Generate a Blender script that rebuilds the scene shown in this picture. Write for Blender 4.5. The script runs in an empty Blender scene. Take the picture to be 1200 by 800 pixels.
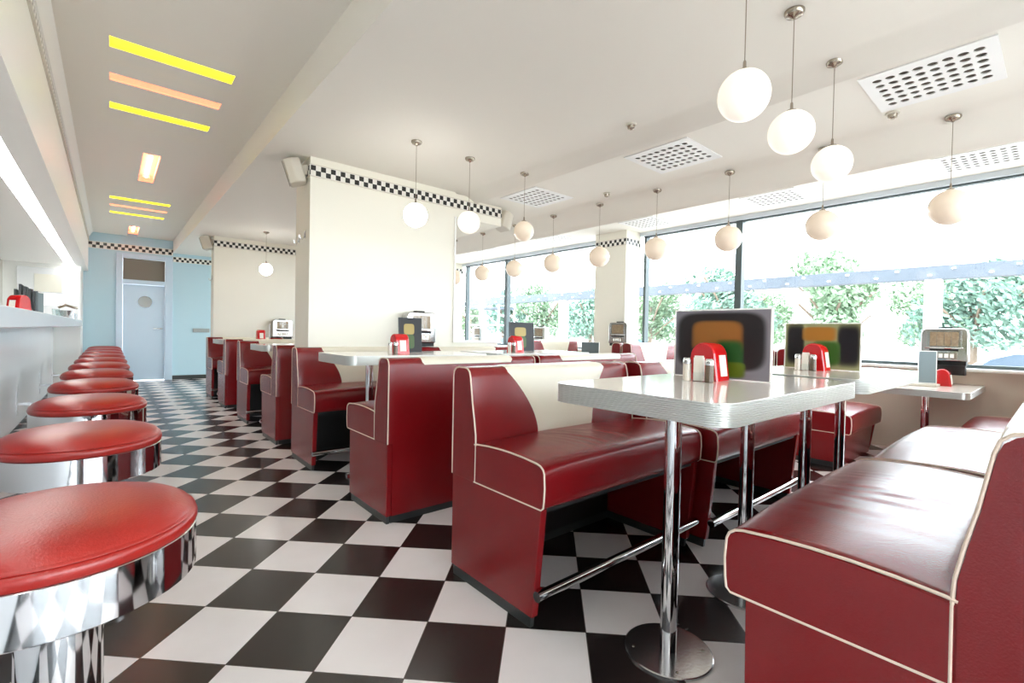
import bpy, math, random
from mathutils import Vector, Matrix, noise
C = bpy.context.scene
COL = C.collection
U = 1.2          # whole scene from image pixels, scaled up about the floor under the camera; every builder converts to metres
PI = math.pi
random.seed(4)

# ------------------------------------------------------------------ camera, sky, light, exposure
cam_d = bpy.data.cameras.new('camera'); cam = bpy.data.objects.new('camera', cam_d); COL.objects.link(cam)
cam_d.sensor_width = 36.0; cam_d.lens = 552.258/1200*36.0
cam_d.clip_start = 0.02; cam_d.clip_end = 400
yaw, pitch, roll = 0.706334, -0.0164502, 0.0202121
cy, sy = math.cos(yaw), math.sin(yaw)
fw = Vector((sy*math.cos(pitch), cy*math.cos(pitch), math.sin(pitch)))
rt = Vector((cy, -sy, 0)); up = rt.cross(fw)
r2 = math.cos(roll)*rt + math.sin(roll)*up; u2 = -math.sin(roll)*rt + math.cos(roll)*up
cam.matrix_world = Matrix.Translation((0, 0, 0.9237*U)) @ Matrix((r2, u2, -fw)).transposed().to_4x4()
C.camera = cam

world = bpy.data.worlds.new('sky'); C.world = world; world.use_nodes = True
wn = world.node_tree.nodes; wl = world.node_tree.links
bg = wn['Background']; bg.inputs[0].default_value = (0.88, 0.95, 1.0, 1); bg.inputs[1].default_value = 3.4
sd = bpy.data.lights.new('sun', 'SUN'); sd.energy = 1.2; sd.angle = 0.02; sd.color = (1, 0.96, 0.88)
so = bpy.data.objects.new('sun', sd); COL.objects.link(so); so.rotation_euler = (0, math.radians(-42), math.radians(15))

def portal(name, loc, rot, sx, sy_):     # tells the sampler where the sky comes in (gives off no light itself)
    d = bpy.data.lights.new(name, 'AREA'); d.shape = 'RECTANGLE'; d.size = sx*U; d.size_y = sy_*U
    d.cycles.is_portal = True
    o = bpy.data.objects.new(name, d); COL.objects.link(o)
    o.location = Vector(loc)*U; o.rotation_euler = rot
portal('window_portal', (5.28, 3.85, 1.47), (0, PI/2, 0), 1.56, 12.5)
portal('end_portal', (4.0, 10.22, 1.46), (PI/2, 0, 0), 2.4, 1.48)
portal('front_portal', (1.95, -2.86, 1.2), (-PI/2, 0, 0), 6.6, 2.0)

vs = C.view_settings
vs.view_transform = 'Standard'; vs.look = 'None'; vs.gamma = 1.0; vs.use_curve_mapping = False
vs.exposure = 1.86
C.cycles.max_bounces = 10; C.cycles.diffuse_bounces = 6; C.cycles.glossy_bounces = 5
C.cycles.transparent_max_bounces = 12; C.cycles.transmission_bounces = 6
C.cycles.use_denoising = True; C.cycles.sample_clamp_indirect = 8.0
C.cycles.caustics_reflective = False; C.cycles.caustics_refractive = False

# ------------------------------------------------------------------ materials
def srgb(r, g, b):
    f = lambda c: ((c/255+0.055)/1.055)**2.4 if c > 10 else c/255/12.92
    return (f(r), f(g), f(b), 1)
def mat(name, col, rough=0.5, metal=0.0, spec=0.5, bump=None, emit=None, es=0.0, coat=0.0, alpha=None, var=None):
    m = bpy.data.materials.new(name); m.use_nodes = True
    n = m.node_tree.nodes; l = m.node_tree.links; b = n['Principled BSDF']
    b.inputs['Base Color'].default_value = col; b.inputs['Roughness'].default_value = rough
    b.inputs['Metallic'].default_value = metal; b.inputs['Specular IOR Level'].default_value = spec
    b.inputs['Coat Weight'].default_value = coat
    if emit: b.inputs['Emission Color'].default_value = emit; b.inputs['Emission Strength'].default_value = es
    tc = n.new('ShaderNodeTexCoord')
    if bump:
        sc, st, det = bump
        t = n.new('ShaderNodeTexNoise'); t.inputs['Scale'].default_value = sc; t.inputs['Detail'].default_value = det
        l.new(tc.outputs['Object'], t.inputs['Vector'])
        q = n.new('ShaderNodeBump'); q.inputs['Strength'].default_value = st; q.inputs['Distance'].default_value = 0.01
        l.new(t.outputs['Fac'], q.inputs['Height']); l.new(q.outputs['Normal'], b.inputs['Normal'])
    if var:
        sc, col2 = var
        t = n.new('ShaderNodeTexNoise'); t.inputs['Scale'].default_value = sc; t.inputs['Detail'].default_value = 4
        l.new(tc.outputs['Object'], t.inputs['Vector'])
        mx = n.new('ShaderNodeMix'); mx.data_type = 'RGBA'; mx.inputs[6].default_value = col; mx.inputs[7].default_value = col2
        l.new(t.outputs['Fac'], mx.inputs[0]); l.new(mx.outputs[2], b.inputs['Base Color'])
    return m
M = {}
M['wall'] = mat('cream_paint', srgb(243, 240, 228), 0.55, var=(1.3, srgb(239, 236, 224)), bump=(60, 0.03, 2))
M['ceil'] = mat('ceiling_paint', srgb(243, 240, 232), 0.7, bump=(40, 0.02, 2))
M['white'] = mat('white_paint', srgb(249, 249, 246), 0.4)
M['lower'] = mat('warm_white_paint', srgb(236, 226, 212), 0.5)
M['blue'] = mat('pale_blue_paint', srgb(186, 219, 233), 0.5, var=(2.0, srgb(190, 221, 235)))
M['bluedoor'] = mat('pale_blue_gloss_paint', srgb(199, 221, 240), 0.3, bump=(30, 0.02, 2))
M['red'] = mat('red_vinyl', srgb(124, 13, 19), 0.27, spec=0.55, bump=(240, 0.10, 6), var=(6, srgb(112, 9, 15)))
M['stoolred'] = mat('red_stool_vinyl', srgb(160, 32, 22), 0.30, spec=0.6, bump=(200, 0.10, 6), var=(9, srgb(142, 24, 19)))
M['cream'] = mat('cream_vinyl', srgb(226, 219, 200), 0.35, bump=(240, 0.08, 5))
M['pipe'] = mat('cream_piping', srgb(222, 202, 184), 0.4)
M['panelgrey'] = mat('grey_rail_paint', srgb(160, 170, 172), 0.4)
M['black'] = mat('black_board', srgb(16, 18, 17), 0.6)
M['kick'] = mat('dark_grey_kick_board', srgb(38, 42, 42), 0.35)
M['chrome'] = mat('polished_chrome', (0.68, 0.68, 0.69, 1), 0.06, metal=1.0)
M['selchrome'] = mat('dull_chrome', (0.50, 0.49, 0.47, 1), 0.16, metal=1.0)
M['steel'] = mat('brushed_steel', (0.66, 0.66, 0.67, 1), 0.2, metal=1.0, bump=(90, 0.02, 3))
M['nickel'] = mat('brushed_nickel', (0.40, 0.35, 0.29, 1), 0.25, metal=1.0)
M['edge'] = mat('ribbed_aluminium_edge', (0.72, 0.73, 0.70, 1), 0.32, metal=0.85)
M['top'] = mat('white_laminate', srgb(232, 226, 218), 0.10, spec=0.6, var=(140, srgb(226, 216, 208)))
M['frame'] = mat('dark_window_frame', srgb(78, 90, 92), 0.4)
M['counter'] = mat('white_gloss_counter', srgb(238, 240, 242), 0.18, spec=0.6)
M['panel'] = mat('white_gloss_panel', srgb(240, 243, 245), 0.25, spec=0.5, bump=(3, 0.08, 1))
M['vent'] = mat('white_vent_metal', srgb(240, 240, 240), 0.4)
M['ventdark'] = mat('dark_vent_opening', srgb(80, 72, 62), 0.8)
M['plastic'] = mat('grey_white_plastic', srgb(216, 210, 198), 0.45)
M['grille'] = mat('grey_speaker_grille', srgb(186, 180, 168), 0.6, bump=(500, 0.3, 1))
M['redplastic'] = mat('glossy_red_plastic', srgb(196, 22, 26), 0.15, spec=0.6)
M['napkin'] = mat('white_paper_napkins', srgb(238, 232, 222), 0.8, bump=(80, 0.1, 2))
M['salt'] = mat('salt_in_glass', srgb(226, 218, 206), 0.25)
M['pepper'] = mat('pepper_in_glass', srgb(122, 104, 86), 0.25, var=(300, srgb(80, 66, 52)))
M['darkcard'] = mat('dark_menu_cover', srgb(34, 34, 36), 0.35)
M['greycard'] = mat('grey_menu_cover', srgb(112, 128, 134), 0.3)
M['darkgrille'] = mat('dark_transom_panel', srgb(122, 116, 104), 0.4)
M['portglass'] = mat('grey_porthole_glass', srgb(134, 136, 124), 0.15)
M['globe_on'] = mat('lit_opal_glass', srgb(255, 250, 240), 0.3, emit=(1.0, 0.93, 0.82, 1), es=0.13)
M['globe_bright'] = mat('brightly_lit_opal_glass', srgb(255, 250, 240), 0.3, emit=(1.0, 0.97, 0.92, 1), es=4.0)
M['globe'] = mat('faint_glow_opal_glass', srgb(240, 224, 204), 0.18, emit=(1.0, 0.80, 0.62, 1), es=0.05)  # faint tan emission put in for daylight coming through the glass
M['yellow'] = mat('yellow_light_diffuser', srgb(255, 245, 90), 0.5, emit=(1.0, 0.88, 0.02, 1), es=0.5)
M['coral'] = mat('coral_light_diffuser', srgb(250, 160, 130), 0.5, emit=(1.0, 0.30, 0.16, 1), es=0.40)
M['tube'] = mat('fluorescent_tube', (1, 1, 1, 1), 0.5, emit=(1.0, 0.92, 0.72, 1), es=3.0)
M['strip'] = mat('light_strip_diffuser', (1, 1, 1, 1), 0.5, emit=(1.0, 1.0, 0.95, 1), es=2.8)
M['litwin'] = mat('lit_hatch_glass', (1, 1, 1, 1), 0.3, emit=(0.92, 0.94, 1.0, 1), es=0.7)
M['paving'] = mat('pale_paving', srgb(176, 172, 166), 0.8, var=(0.6, srgb(158, 154, 148)))
M['bark'] = mat('tree_bark', srgb(120, 104, 90), 0.9, bump=(8, 0.5, 5))
M['leafA'] = mat('green_leaves', srgb(98, 124, 96), 0.6, var=(1.5, srgb(144, 166, 136)))
M['leafB'] = mat('blue_green_leaves', srgb(88, 120, 106), 0.6, var=(1.5, srgb(134, 162, 146)))
M['awning'] = mat('grey_awning_beam', srgb(74, 82, 92), 0.7)
M['outwhite'] = mat('outdoor_white_metal', srgb(235, 236, 238), 0.5)
M['tyre'] = mat('tyre_rubber', srgb(30, 30, 32), 0.8)
M['carglass'] = mat('car_window_glass', srgb(60, 76, 92), 0.08)
CARC = {k: mat(k+'_car_paint', c, 0.2, spec=0.6, coat=0.5) for k, c in
        dict(silver=srgb(190, 196, 202), blue=srgb(70, 96, 130), white=srgb(230, 232, 235), dark=srgb(60, 66, 74)).items()}

def glass(name, tint=(0.97, 0.99, 1, 1), refl=0.08):
    m = bpy.data.materials.new(name); m.use_nodes = True
    n = m.node_tree.nodes; l = m.node_tree.links; n.remove(n['Principled BSDF'])
    t = n.new('ShaderNodeBsdfTransparent'); t.inputs[0].default_value = tint
    g = n.new('ShaderNodeBsdfGlossy'); g.inputs['Roughness'].default_value = 0.02
    lw_ = n.new('ShaderNodeLayerWeight'); lw_.inputs[0].default_value = 0.5; pw = n.new('ShaderNodeMath'); pw.operation = 'POWER'; pw.inputs[1].default_value = 5.0
    f = n.new('ShaderNodeMath'); f.operation = 'MULTIPLY_ADD'; f.inputs[1].default_value = 0.9; f.inputs[2].default_value = 0.04
    l.new(lw_.outputs['Facing'], pw.inputs[0]); l.new(pw.outputs[0], f.inputs[0])
    mx = n.new('ShaderNodeMixShader'); l.new(f.outputs[0], mx.inputs[0]); l.new(t.outputs[0], mx.inputs[1]); l.new(g.outputs[0], mx.inputs[2])
    l.new(mx.outputs[0], n['Material Output'].inputs[0]); return m
M['glass'] = glass('clear_window_glass'); M['clear'] = glass('clear_acrylic', (0.93, 0.95, 0.95, 1))
M['jarglass'] = glass('clear_jar_glass', (0.9, 0.93, 0.93, 1))

class NT:   # small helper to write node maths
    def __init__(s, m): s.n = m.node_tree.nodes; s.l = m.node_tree.links
    def m(s, op, a, b=None, c=None):
        q = s.n.new('ShaderNodeMath'); q.operation = op
        for i, v in enumerate((a, b, c)):
            if v is None: continue
            if isinstance(v, (int, float)): q.inputs[i].default_value = v
            else: s.l.new(v, q.inputs[i])
        return q.outputs[0]
    def mix(s, f, a, b):
        q = s.n.new('ShaderNodeMix'); q.data_type = 'RGBA'
        for i, v in ((0, f), (6, a), (7, b)):
            if isinstance(v, (tuple, float, int)): q.inputs[i].default_value = v
            else: s.l.new(v, q.inputs[i])
        return q.outputs[2]
    def box(s, x, y, x0, x1, y0, y1, w):   # soft-edged rounded rectangle mask
        def q(v, a, b): return s.m('POWER', s.m('ABSOLUTE', s.m('DIVIDE', s.m('SUBTRACT', v, (a+b)/2), (b-a)/2)), 5.0)
        t = s.n.new('ShaderNodeMapRange'); t.interpolation_type = 'SMOOTHSTEP'
        k = w/min(x1-x0, y1-y0)*8
        s.l.new(s.m('ADD', q(x, x0, x1), q(y, y0, y1)), t.inputs[0])
        t.inputs[1].default_value = max(0.2, 1-k); t.inputs[2].default_value = 1+k; t.inputs[3].default_value = 1.0; t.inputs[4].default_value = 0.0
        return t.outputs[0]
def xyz(m, out='Object'):
    n = m.node_tree.nodes; tc = n.new('ShaderNodeTexCoord'); sp = n.new('ShaderNodeSeparateXYZ')
    m.node_tree.links.new(tc.outputs[out], sp.inputs[0]); return sp.outputs

# checkered floor, tiles 0.3 m laid on the diagonal of the room
def floor_mat():
    m = mat('checkered_floor_tiles', (1, 1, 1, 1), 0.2); b = m.node_tree.nodes['Principled BSDF']
    k = NT(m); X, Y, Z = xyz(m)
    T = 0.25*U; th = -0.7834833; ox, oy = 0.272181*T, 6.59008*T
    x = k.m('SUBTRACT', X, ox); y = k.m('SUBTRACT', Y, oy)
    a = k.m('DIVIDE', k.m('ADD', k.m('MULTIPLY', x, math.cos(th)), k.m('MULTIPLY', y, math.sin(th))), T)
    c = k.m('DIVIDE', k.m('ADD', k.m('MULTIPLY', x, -math.sin(th)), k.m('MULTIPLY', y, math.cos(th))), T)
    par = k.m('ABSOLUTE', k.m('MODULO', k.m('ADD', k.m('FLOOR', a), k.m('FLOOR', c)), 2.0))
    par = k.m('GREATER_THAN', par, 0.5)
    fa = k.m('FRACT', k.m('ADD', a, 100.0)); fc = k.m('FRACT', k.m('ADD', c, 100.0))
    ea = k.m('MINIMUM', fa, k.m('SUBTRACT', 1.0, fa)); ec = k.m('MINIMUM', fc, k.m('SUBTRACT', 1.0, fc))
    g = k.m('LESS_THAN', k.m('MINIMUM', ea, ec), 0.006)
    nz = m.node_tree.nodes.new('ShaderNodeTexNoise'); nz.inputs['Scale'].default_value = 7; nz.inputs['Detail'].default_value = 5
    tc = m.node_tree.nodes.new('ShaderNodeTexCoord'); k.l.new(tc.outputs['Object'], nz.inputs['Vector'])
    w = k.mix(nz.outputs['Fac'], srgb(230, 224, 224), srgb(219, 212, 210))
    d = k.mix(nz.outputs['Fac'], srgb(30, 24, 24), srgb(40, 33, 31))
    col = k.mix(g, k.mix(par, w, d), srgb(70, 62, 58))
    k.l.new(col, b.inputs['Base Color'])
    k.l.new(k.m('ADD', k.m('MULTIPLY', nz.outputs['Fac'], 0.10), 0.20), b.inputs['Roughness'])
    bm = m.node_tree.nodes.new('ShaderNodeBump'); bm.inputs['Strength'].default_value = 0.25; bm.inputs['Distance'].default_value = 0.002
    k.l.new(k.m('SUBTRACT', 1.0, g), bm.inputs['Height']); k.l.new(bm.outputs[0], b.inputs['Normal'])
    b.inputs['Specular IOR Level'].default_value = 0.6
    return m
M['floor'] = floor_mat()
# two-row check border; runs along `axis`, rows counted from z0
def band_mat(name, axis, z0, t, org=0.0, dark=srgb(38, 38, 36)):
    m = mat(name, (1, 1, 1, 1), 0.3); b = m.node_tree.nodes['Principled BSDF']; k = NT(m); P = xyz(m)
    a = k.m('FLOOR', k.m('DIVIDE', k.m('ADD', P[axis], 40*t*U-org*U), t*U))
    r = k.m('SUBTRACT', P[2], z0*U)
    rr = k.m('FLOOR', k.m('DIVIDE', r, t*U))
    par = k.m('GREATER_THAN', k.m('MODULO', k.m('ADD', a, k.m('ADD', rr, 20.0)), 2.0), 0.5)
    inside = k.m('MULTIPLY', k.m('GREATER_THAN', r, 0.0), k.m('LESS_THAN', r, 2*t*U))
    k.l.new(k.mix(k.m('MULTIPLY', par, inside), srgb(238, 236, 230), dark), b.inputs['Base Color'])
    return m
def menu_mat(name, kind):
    m = mat(name, (0, 0, 0, 1), 0.45, spec=0.3); b = m.node_tree.nodes['Principled BSDF']; k = NT(m); P = xyz(m, 'Generated')
    x, y = P[0], P[2]
    base = srgb(130, 126, 134)
    if kind == 0:
        c = k.mix(k.box(x, y, 0.02, 0.96, 0.12, 0.97, 0.04), base, srgb(34, 29, 31))
        c = k.mix(k.box(x, y, 0.20, 0.73, 0.36, 0.84, 0.04), c, srgb(150, 96, 40))
        c = k.mix(k.box(x, y, 0.46, 0.74, 0.04, 0.55, 0.04), c, srgb(28, 82, 34))
        c = k.mix(k.box(x, y, 0.52, 0.74, 0.04, 0.22, 0.10), c, srgb(92, 112, 24))
    elif kind == 1:
        c = k.mix(k.box(x, y, 0.03, 0.26, 0.12, 0.95, 0.05), srgb(150, 152, 110), srgb(30, 28, 32))
        c = k.mix(k.box(x, y, 0.72, 0.99, 0.10, 0.95, 0.05), c, srgb(26, 24, 30))
        c = k.mix(k.box(x, y, 0.26, 0.68, 0.62, 0.92, 0.06), c, srgb(170, 114, 40))
        c = k.mix(k.box(x, y, 0.40, 0.74, 0.10, 0.60, 0.07), c, srgb(54, 98, 34))
    else:
        c = k.mix(k.box(x, y, 0.2, 0.68, 0.52, 0.84, 0.015), srgb(38, 38, 40), srgb(168, 150, 92))
        c = k.mix(k.box(x, y, 0.2, 0.68, 0.1, 0.52, 0.015), c, srgb(74, 96, 58))
    k.l.new(c, b.inputs['Base Color']); return m
M['menu0'] = menu_mat('menu_cover_print', 0); M['menu1'] = menu_mat('second_menu_cover_print', 1); M['menu2'] = menu_mat('dark_menu_print', 2)

# ------------------------------------------------------------------ mesh builder (unscaled units in, metres out)
class MB:
    def __init__(s): s.v = []; s.f = []; s.mi = []; s.cur = 0
    def add(s, vs_, fs):
        o = len(s.v); s.v += [tuple(p) for p in vs_]; s.f += [tuple(i+o for i in f) for f in fs]; s.mi += [s.cur]*len(fs); return s
    def box(s, x0, x1, y0, y1, z0, z1):
        return s.add([(x0,y0,z0),(x1,y0,z0),(x1,y1,z0),(x0,y1,z0),(x0,y0,z1),(x1,y0,z1),(x1,y1,z1),(x0,y1,z1)],
                     [(0,3,2,1),(4,5,6,7),(0,1,5,4),(1,2,6,5),(2,3,7,6),(3,0,4,7)])
    def prism(s, poly, a0, a1, axis='x'):      # poly in the two other axes, cyclic order (x: y,z / y: x,z / z: x,y)
        def P(p, a): return {'x': (a, p[0], p[1]), 'y': (p[0], a, p[1]), 'z': (p[0], p[1], a)}[axis]
        n = len(poly); vs_ = [P(p, a0) for p in poly] + [P(p, a1) for p in poly]
        fs = [tuple(range(n))[::-1], tuple(range(n, 2*n))] + [(i, (i+1) % n, n+(i+1) % n, n+i) for i in range(n)]
        return s.add(vs_, fs)
    def lathe(s, prof, cx=0, cy=0, cz=0, n=32, cap=True):   # prof: (r, z) bottom to top
        vs_ = []; fs = []
        for r, z in prof:
            for k in range(n): vs_.append((cx+r*math.cos(2*PI*k/n), cy+r*math.sin(2*PI*k/n), cz+z))
        for i in range(len(prof)-1):
            for k in range(n): fs.append((i*n+k, i*n+(k+1) % n, (i+1)*n+(k+1) % n, (i+1)*n+k))
        if cap: fs += [tuple(range(n))[::-1], tuple(range((len(prof)-1)*n, len(prof)*n))]
        return s.add(vs_, fs)
    def tube(s, path, r, n=8, closed=False):
        P = [Vector(p) for p in path]; m = len(P); vs_ = []; fs = []; ref = None
        for i in range(m):
            a = P[i-1] if (i > 0 or closed) else P[i]; b = P[(i+1) % m] if (i < m-1 or closed) else P[i]
            t = (b-a).normalized()
            if ref is None: ref = t.orthogonal().normalized()
            ref = (ref - t*ref.dot(t)); ref = ref.normalized() if ref.length > 1e-6 else t.orthogonal().normalized()
            w = t.cross(ref)
            for k in range(n): vs_.append(P[i] + ref*r*math.cos(2*PI*k/n) + w*r*math.sin(2*PI*k/n))
        for i in range(m if closed else m-1):
            j = (i+1) % m
            for k in range(n): fs.append((i*n+k, i*n+(k+1) % n, j*n+(k+1) % n, j*n+k))
        if not closed: fs += [tuple(range(n))[::-1], tuple(range((m-1)*n, m*n))]
        return s.add(vs_, fs)
    def grid(s, rows, wrap=False):
        n = len(rows[0]); vs_ = [p for r in rows for p in r]; fs = []
        for i in range(len(rows)-1):
            for k in range(n if wrap else n-1): fs.append((i*n+k, i*n+(k+1) % n, (i+1)*n+(k+1) % n, (i+1)*n+k))
        return s.add(vs_, fs)
def build(name, mb, mats, parent=None, bevel=0.0, seg=2, smooth=True, angle=35, recalc=True):
    me = bpy.data.meshes.new(name)
    me.from_pydata([(p[0]*U, p[1]*U, p[2]*U) for p in mb.v], [], mb.f)
    if not isinstance(mats, (list, tuple)): mats = [mats]
    for m in mats: me.materials.append(m)
    for p, i in zip(me.polygons, mb.mi): p.material_index = i
    if recalc:
        import bmesh
        b = bmesh.new(); b.from_mesh(me); bmesh.ops.recalc_face_normals(b, faces=b.faces); b.to_mesh(me); b.free()
    if smooth:
        me.shade_smooth(); me.set_sharp_from_angle(angle=math.radians(angle))
    o = bpy.data.objects.new(name, me); COL.objects.link(o)
    if parent: o.parent = parent
    if bevel:
        q = o.modifiers.new('bevel', 'BEVEL'); q.width = bevel*U; q.segments = seg; q.limit_method = 'ANGLE'; q.harden_normals = True
    return o
def thing(name, label, cat, loc=(0, 0, 0), rz=0.0, group=None):
    o = bpy.data.objects.new(name, None); COL.objects.link(o); o.empty_display_size = 0.1
    o.location = Vector(loc)*U; o.rotation_euler = (0, 0, rz); o['label'] = label; o['category'] = cat
    if group: o['group'] = group
    return o
def tag(o, label, cat, group=None):
    o['label'] = label; o['category'] = cat
    if group: o['group'] = group
    return o
def struct(name, mb, m, **k):
    o = build(name, mb, m, **k)
    if not k.get('parent'): o['kind'] = 'structure'
    return o
def kids(o): return [c for c in COL.objects if c.parent == o]
def dup(root, loc, rz=0.0, label=None, group=None, scale=None):
    r = root.copy(); COL.objects.link(r); r.location = Vector(loc)*U; r.rotation_euler = (0, 0, rz)
    if scale: r.scale = (scale,)*3
    if label: r['label'] = label
    if group: r['group'] = group
    for ch in kids(root):
        c = ch.copy(); COL.objects.link(c); c.parent = r
        for g in kids(ch):
            d = g.copy(); COL.objects.link(d); d.parent = c
    return r
def first_or_dup(proto, used, loc, rz, label, group=None):
    if not used[0]:
        used[0] = True; proto.location = Vector(loc)*U; proto.rotation_euler = (0, 0, rz); proto['label'] = label
        if group: proto['group'] = group
        return proto
    return dup(proto, loc, rz, label, group)

# ------------------------------------------------------------------ the room
Y0, Y1, XW = -2.9, 10.15, 5.2
struct('floor', MB().box(-3.2, XW+0.1, Y0, Y1+0.1, -0.05, 0.0), M['floor'], smooth=False)
# ceiling over the dining room: flat, two shallow curved drops running along the room
prof = [(0.83, 2.21), (2.46, 2.21), (2.50, 2.206), (2.55, 2.190), (2.60, 2.168), (2.632, 2.149), (2.640, 2.149), (2.645, 2.17), (3.38, 2.17), (3.43, 2.165), (3.48, 2.150),
        (3.54, 2.105), (3.59, 2.050), (3.64, 1.998), (3.655, 1.998), (3.66, 2.25), (5.2, 2.25), (5.2, 2.44), (0.83, 2.44)]
struct('ceiling', MB().prism(prof, Y0, Y1, 'y'), M['ceil'], angle=50)
# higher ceiling over the aisle beside the bar, with rectangular openings left for the coloured lights
cb = MB(); slots = []
for d in (0.0, 3.93):
    slots += [(-0.01, 0.56, 3.24+d, 3.36+d), (-0.01, 0.56, 3.70+d, 3.81+d), (-0.01, 0.56, 4.18+d, 4.29+d), (0.21, 0.335, 5.2+d, 6.22+d)]
ys = sorted({Y0, Y1} | {s[2] for s in slots} | {min(s[3], Y1) for s in slots})
for a, b in zip(ys[:-1], ys[1:]):
    hit = [s for s in slots if s[2] <= a+1e-6 and s[3] >= b-1e-6]
    if hit:
        s = hit[0]; cb.box(-0.27, s[0], a, b, 2.42, 2.56); cb.box(s[1], 0.83, a, b, 2.42, 2.56)
    else: cb.box(-0.27, 0.83, a, b, 2.42, 2.56)
struct('ceiling', cb, M['ceil'], smooth=False)
struct('ceiling', MB().box(-3.3, XW+0.3, Y0-0.2, Y1+0.3, 2.57, 2.7), M['ceil'], smooth=False)  # unseen roof slab, put in above the ceilings to block sky light
# bulkhead over the bar and the kitchen ceiling behind it
bk = MB(); bk.box(-0.39, -0.27, Y0, Y1, 1.784, 2.57); bk.box(-3.2, -0.49, Y0, 9.4, 1.784, 1.9); bk.box(-0.49, -0.39, Y0, Y1, 1.83, 1.9)
struct('wall_bulkhead', bk, M['white'], smooth=False)
cove = MB(); cove.prism([(-0.27, 2.345), (-0.255, 2.35), (-0.245, 2.37), (-0.235, 2.395), (-0.215, 2.42), (-0.27, 2.42)], Y0, Y1, 'y')
struct('trim_1', cove, M['white'])
struct('trim_2', MB().box(-0.269, -0.262, Y0, Y1, 2.275, 2.343), band_mat('faint_check_border', 1, 2.28, 0.03, dark=srgb(150, 146, 140)), smooth=False)
struct('trim_3', MB().box(-0.27, -0.258, Y0, Y1, 2.262, 2.275), M['plastic'], smooth=False)
# kitchen back wall, return wall at the bar's far end
struct('wall_kitchen', MB().box(-3.2, -3.1, Y0, Y1, 0, 1.784), M['plastic'], smooth=False)
rw = MB(); rw.box(-3.1, -0.33, 9.4, 9.5, 0, 1.784); rw.box(-0.40, -0.33, 9.5, Y1, 0, 1.784)
struct('wall_return', rw, M['white'], smooth=False)
struct('wall_kitchen_side', MB().box(-3.1, -1.12, 9.0, 9.4, 0, 1.784), mat('grey_kitchen_tile', srgb(196, 194, 184), 0.35, var=(5, srgb(186, 184, 176))), smooth=False)
# blue end wall
bw = MB(); bw.box(-0.33, 0.07, Y1, Y1+0.1, 0, 2.57); bw.box(0.83, 2.6, Y1, Y1+0.1, 0, 2.57); bw.box(0.07, 0.83, Y1, Y1+0.1, 2.13, 2.57)
struct('wall_end', bw, M['blue'], smooth=False)
er = MB(); er.box(2.6, XW+0.1, Y1, Y1+0.1, 0, 0.72); er.box(2.6, XW+0.1, Y1, Y1+0.1, 2.2, 2.57); er.box(2.6, 2.8, Y1, Y1+0.1, 0.72, 2.2)  # window opening added out of view behind the pier, to light the far end
struct('wall_end_right', er, M['wall'], smooth=False)
struct('baseboard_end', MB().box(0.83, 2.6, Y1-0.012, Y1, 0, 0.07), M['kick'], smooth=False)
struct('trim_4', MB().box(-0.27, 0.83, Y1-0.008, Y1, 2.165, 2.275), band_mat('check_border_end_wall', 0, 2.175, 0.045), smooth=False)
struct('trim_5', MB().box(0.83, 1.6, Y1-0.008, Y1, 2.06, 2.15), band_mat('check_border_end_wall_right', 0, 2.067, 0.038), smooth=False)
# the blue door with transom
fr = MB(); fr.box(0.07, 0.155, Y1-0.03, Y1+0.1, 0, 2.13); fr.box(0.722, 0.83, Y1-0.03, Y1+0.1, 0, 2.13); fr.box(0.155, 0.722, Y1-0.03, Y1+0.1, 2.055, 2.13); fr.box(0.155, 0.722, Y1-0.03, Y1+0.1, 1.625, 1.70)
d1 = struct('door_1', fr, M['bluedoor'], bevel=0.005)
def ring_plate(cx, cz, r, x0, x1, z0, z1, y0, y1, n=32):
    mb = MB()
    def sq(a):
        c, s_ = math.cos(a), math.sin(a); t = min((x1-cx if c > 0 else cx-x0)/max(abs(c), 1e-6), (z1-cz if s_ > 0 else cz-z0)/max(abs(s_), 1e-6))
        return cx+c*t, cz+s_*t
    angs = sorted([2*PI*k/n for k in range(n)] + [math.atan2(b-cz, a-cx) % (2*PI) for a in (x0, x1) for b in (z0, z1)])
    inn = [(cx+r*math.cos(a), cz+r*math.sin(a)) for a in angs]; out = [sq(a) for a in angs]; m = len(angs)
    vs_ = [(p[0], y, p[1]) for y in (y0, y1) for L in (inn, out) for p in L]
    fs = []
    for k in range(m):
        j = (k+1) % m
        fs += [(k, j, m+j, m+k), (2*m+k, 3*m+k, 3*m+j, 2*m+j), (k, 2*m+k, 2*m+j, j), (m+k, m+j, 3*m+j, 3*m+k)]
    return mb.add(vs_, fs)
build('door_leaf', ring_plate(0.45, 1.34, 0.10, 0.157, 0.720, 0.01, 1.622, Y1+0.01, Y1+0.05), M['bluedoor'], parent=d1, smooth=False)
build('porthole_glass', MB().add([(0.45+0.1*math.cos(a*PI/16), Y1+0.03, 1.34+0.1*math.sin(a*PI/16)) for a in range(32)], [tuple(range(32))]), M['portglass'], parent=d1)
build('porthole_ring', MB().tube([(0.45+0.102*math.cos(a*PI/16), Y1+0.01, 1.34+0.102*math.sin(a*PI/16)) for a in range(32)], 0.007, closed=True), M['bluedoor'], parent=d1)
build('transom_panel', MB().box(0.157, 0.720, Y1+0.02, Y1+0.05, 1.702, 2.053), M['darkgrille'], parent=d1, smooth=False)
hd = MB(); hd.lathe([(0.016, -0.005), (0.016, 0.005)], cx=0.68, cy=Y1, cz=0.89, n=16); hd.tube([(0.68, Y1, 0.89), (0.68, Y1-0.04, 0.89), (0.60, Y1-0.045, 0.89), (0.56, Y1-0.04, 0.885)], 0.008)
build('door_handle', hd, M['steel'], parent=d1)

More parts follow.
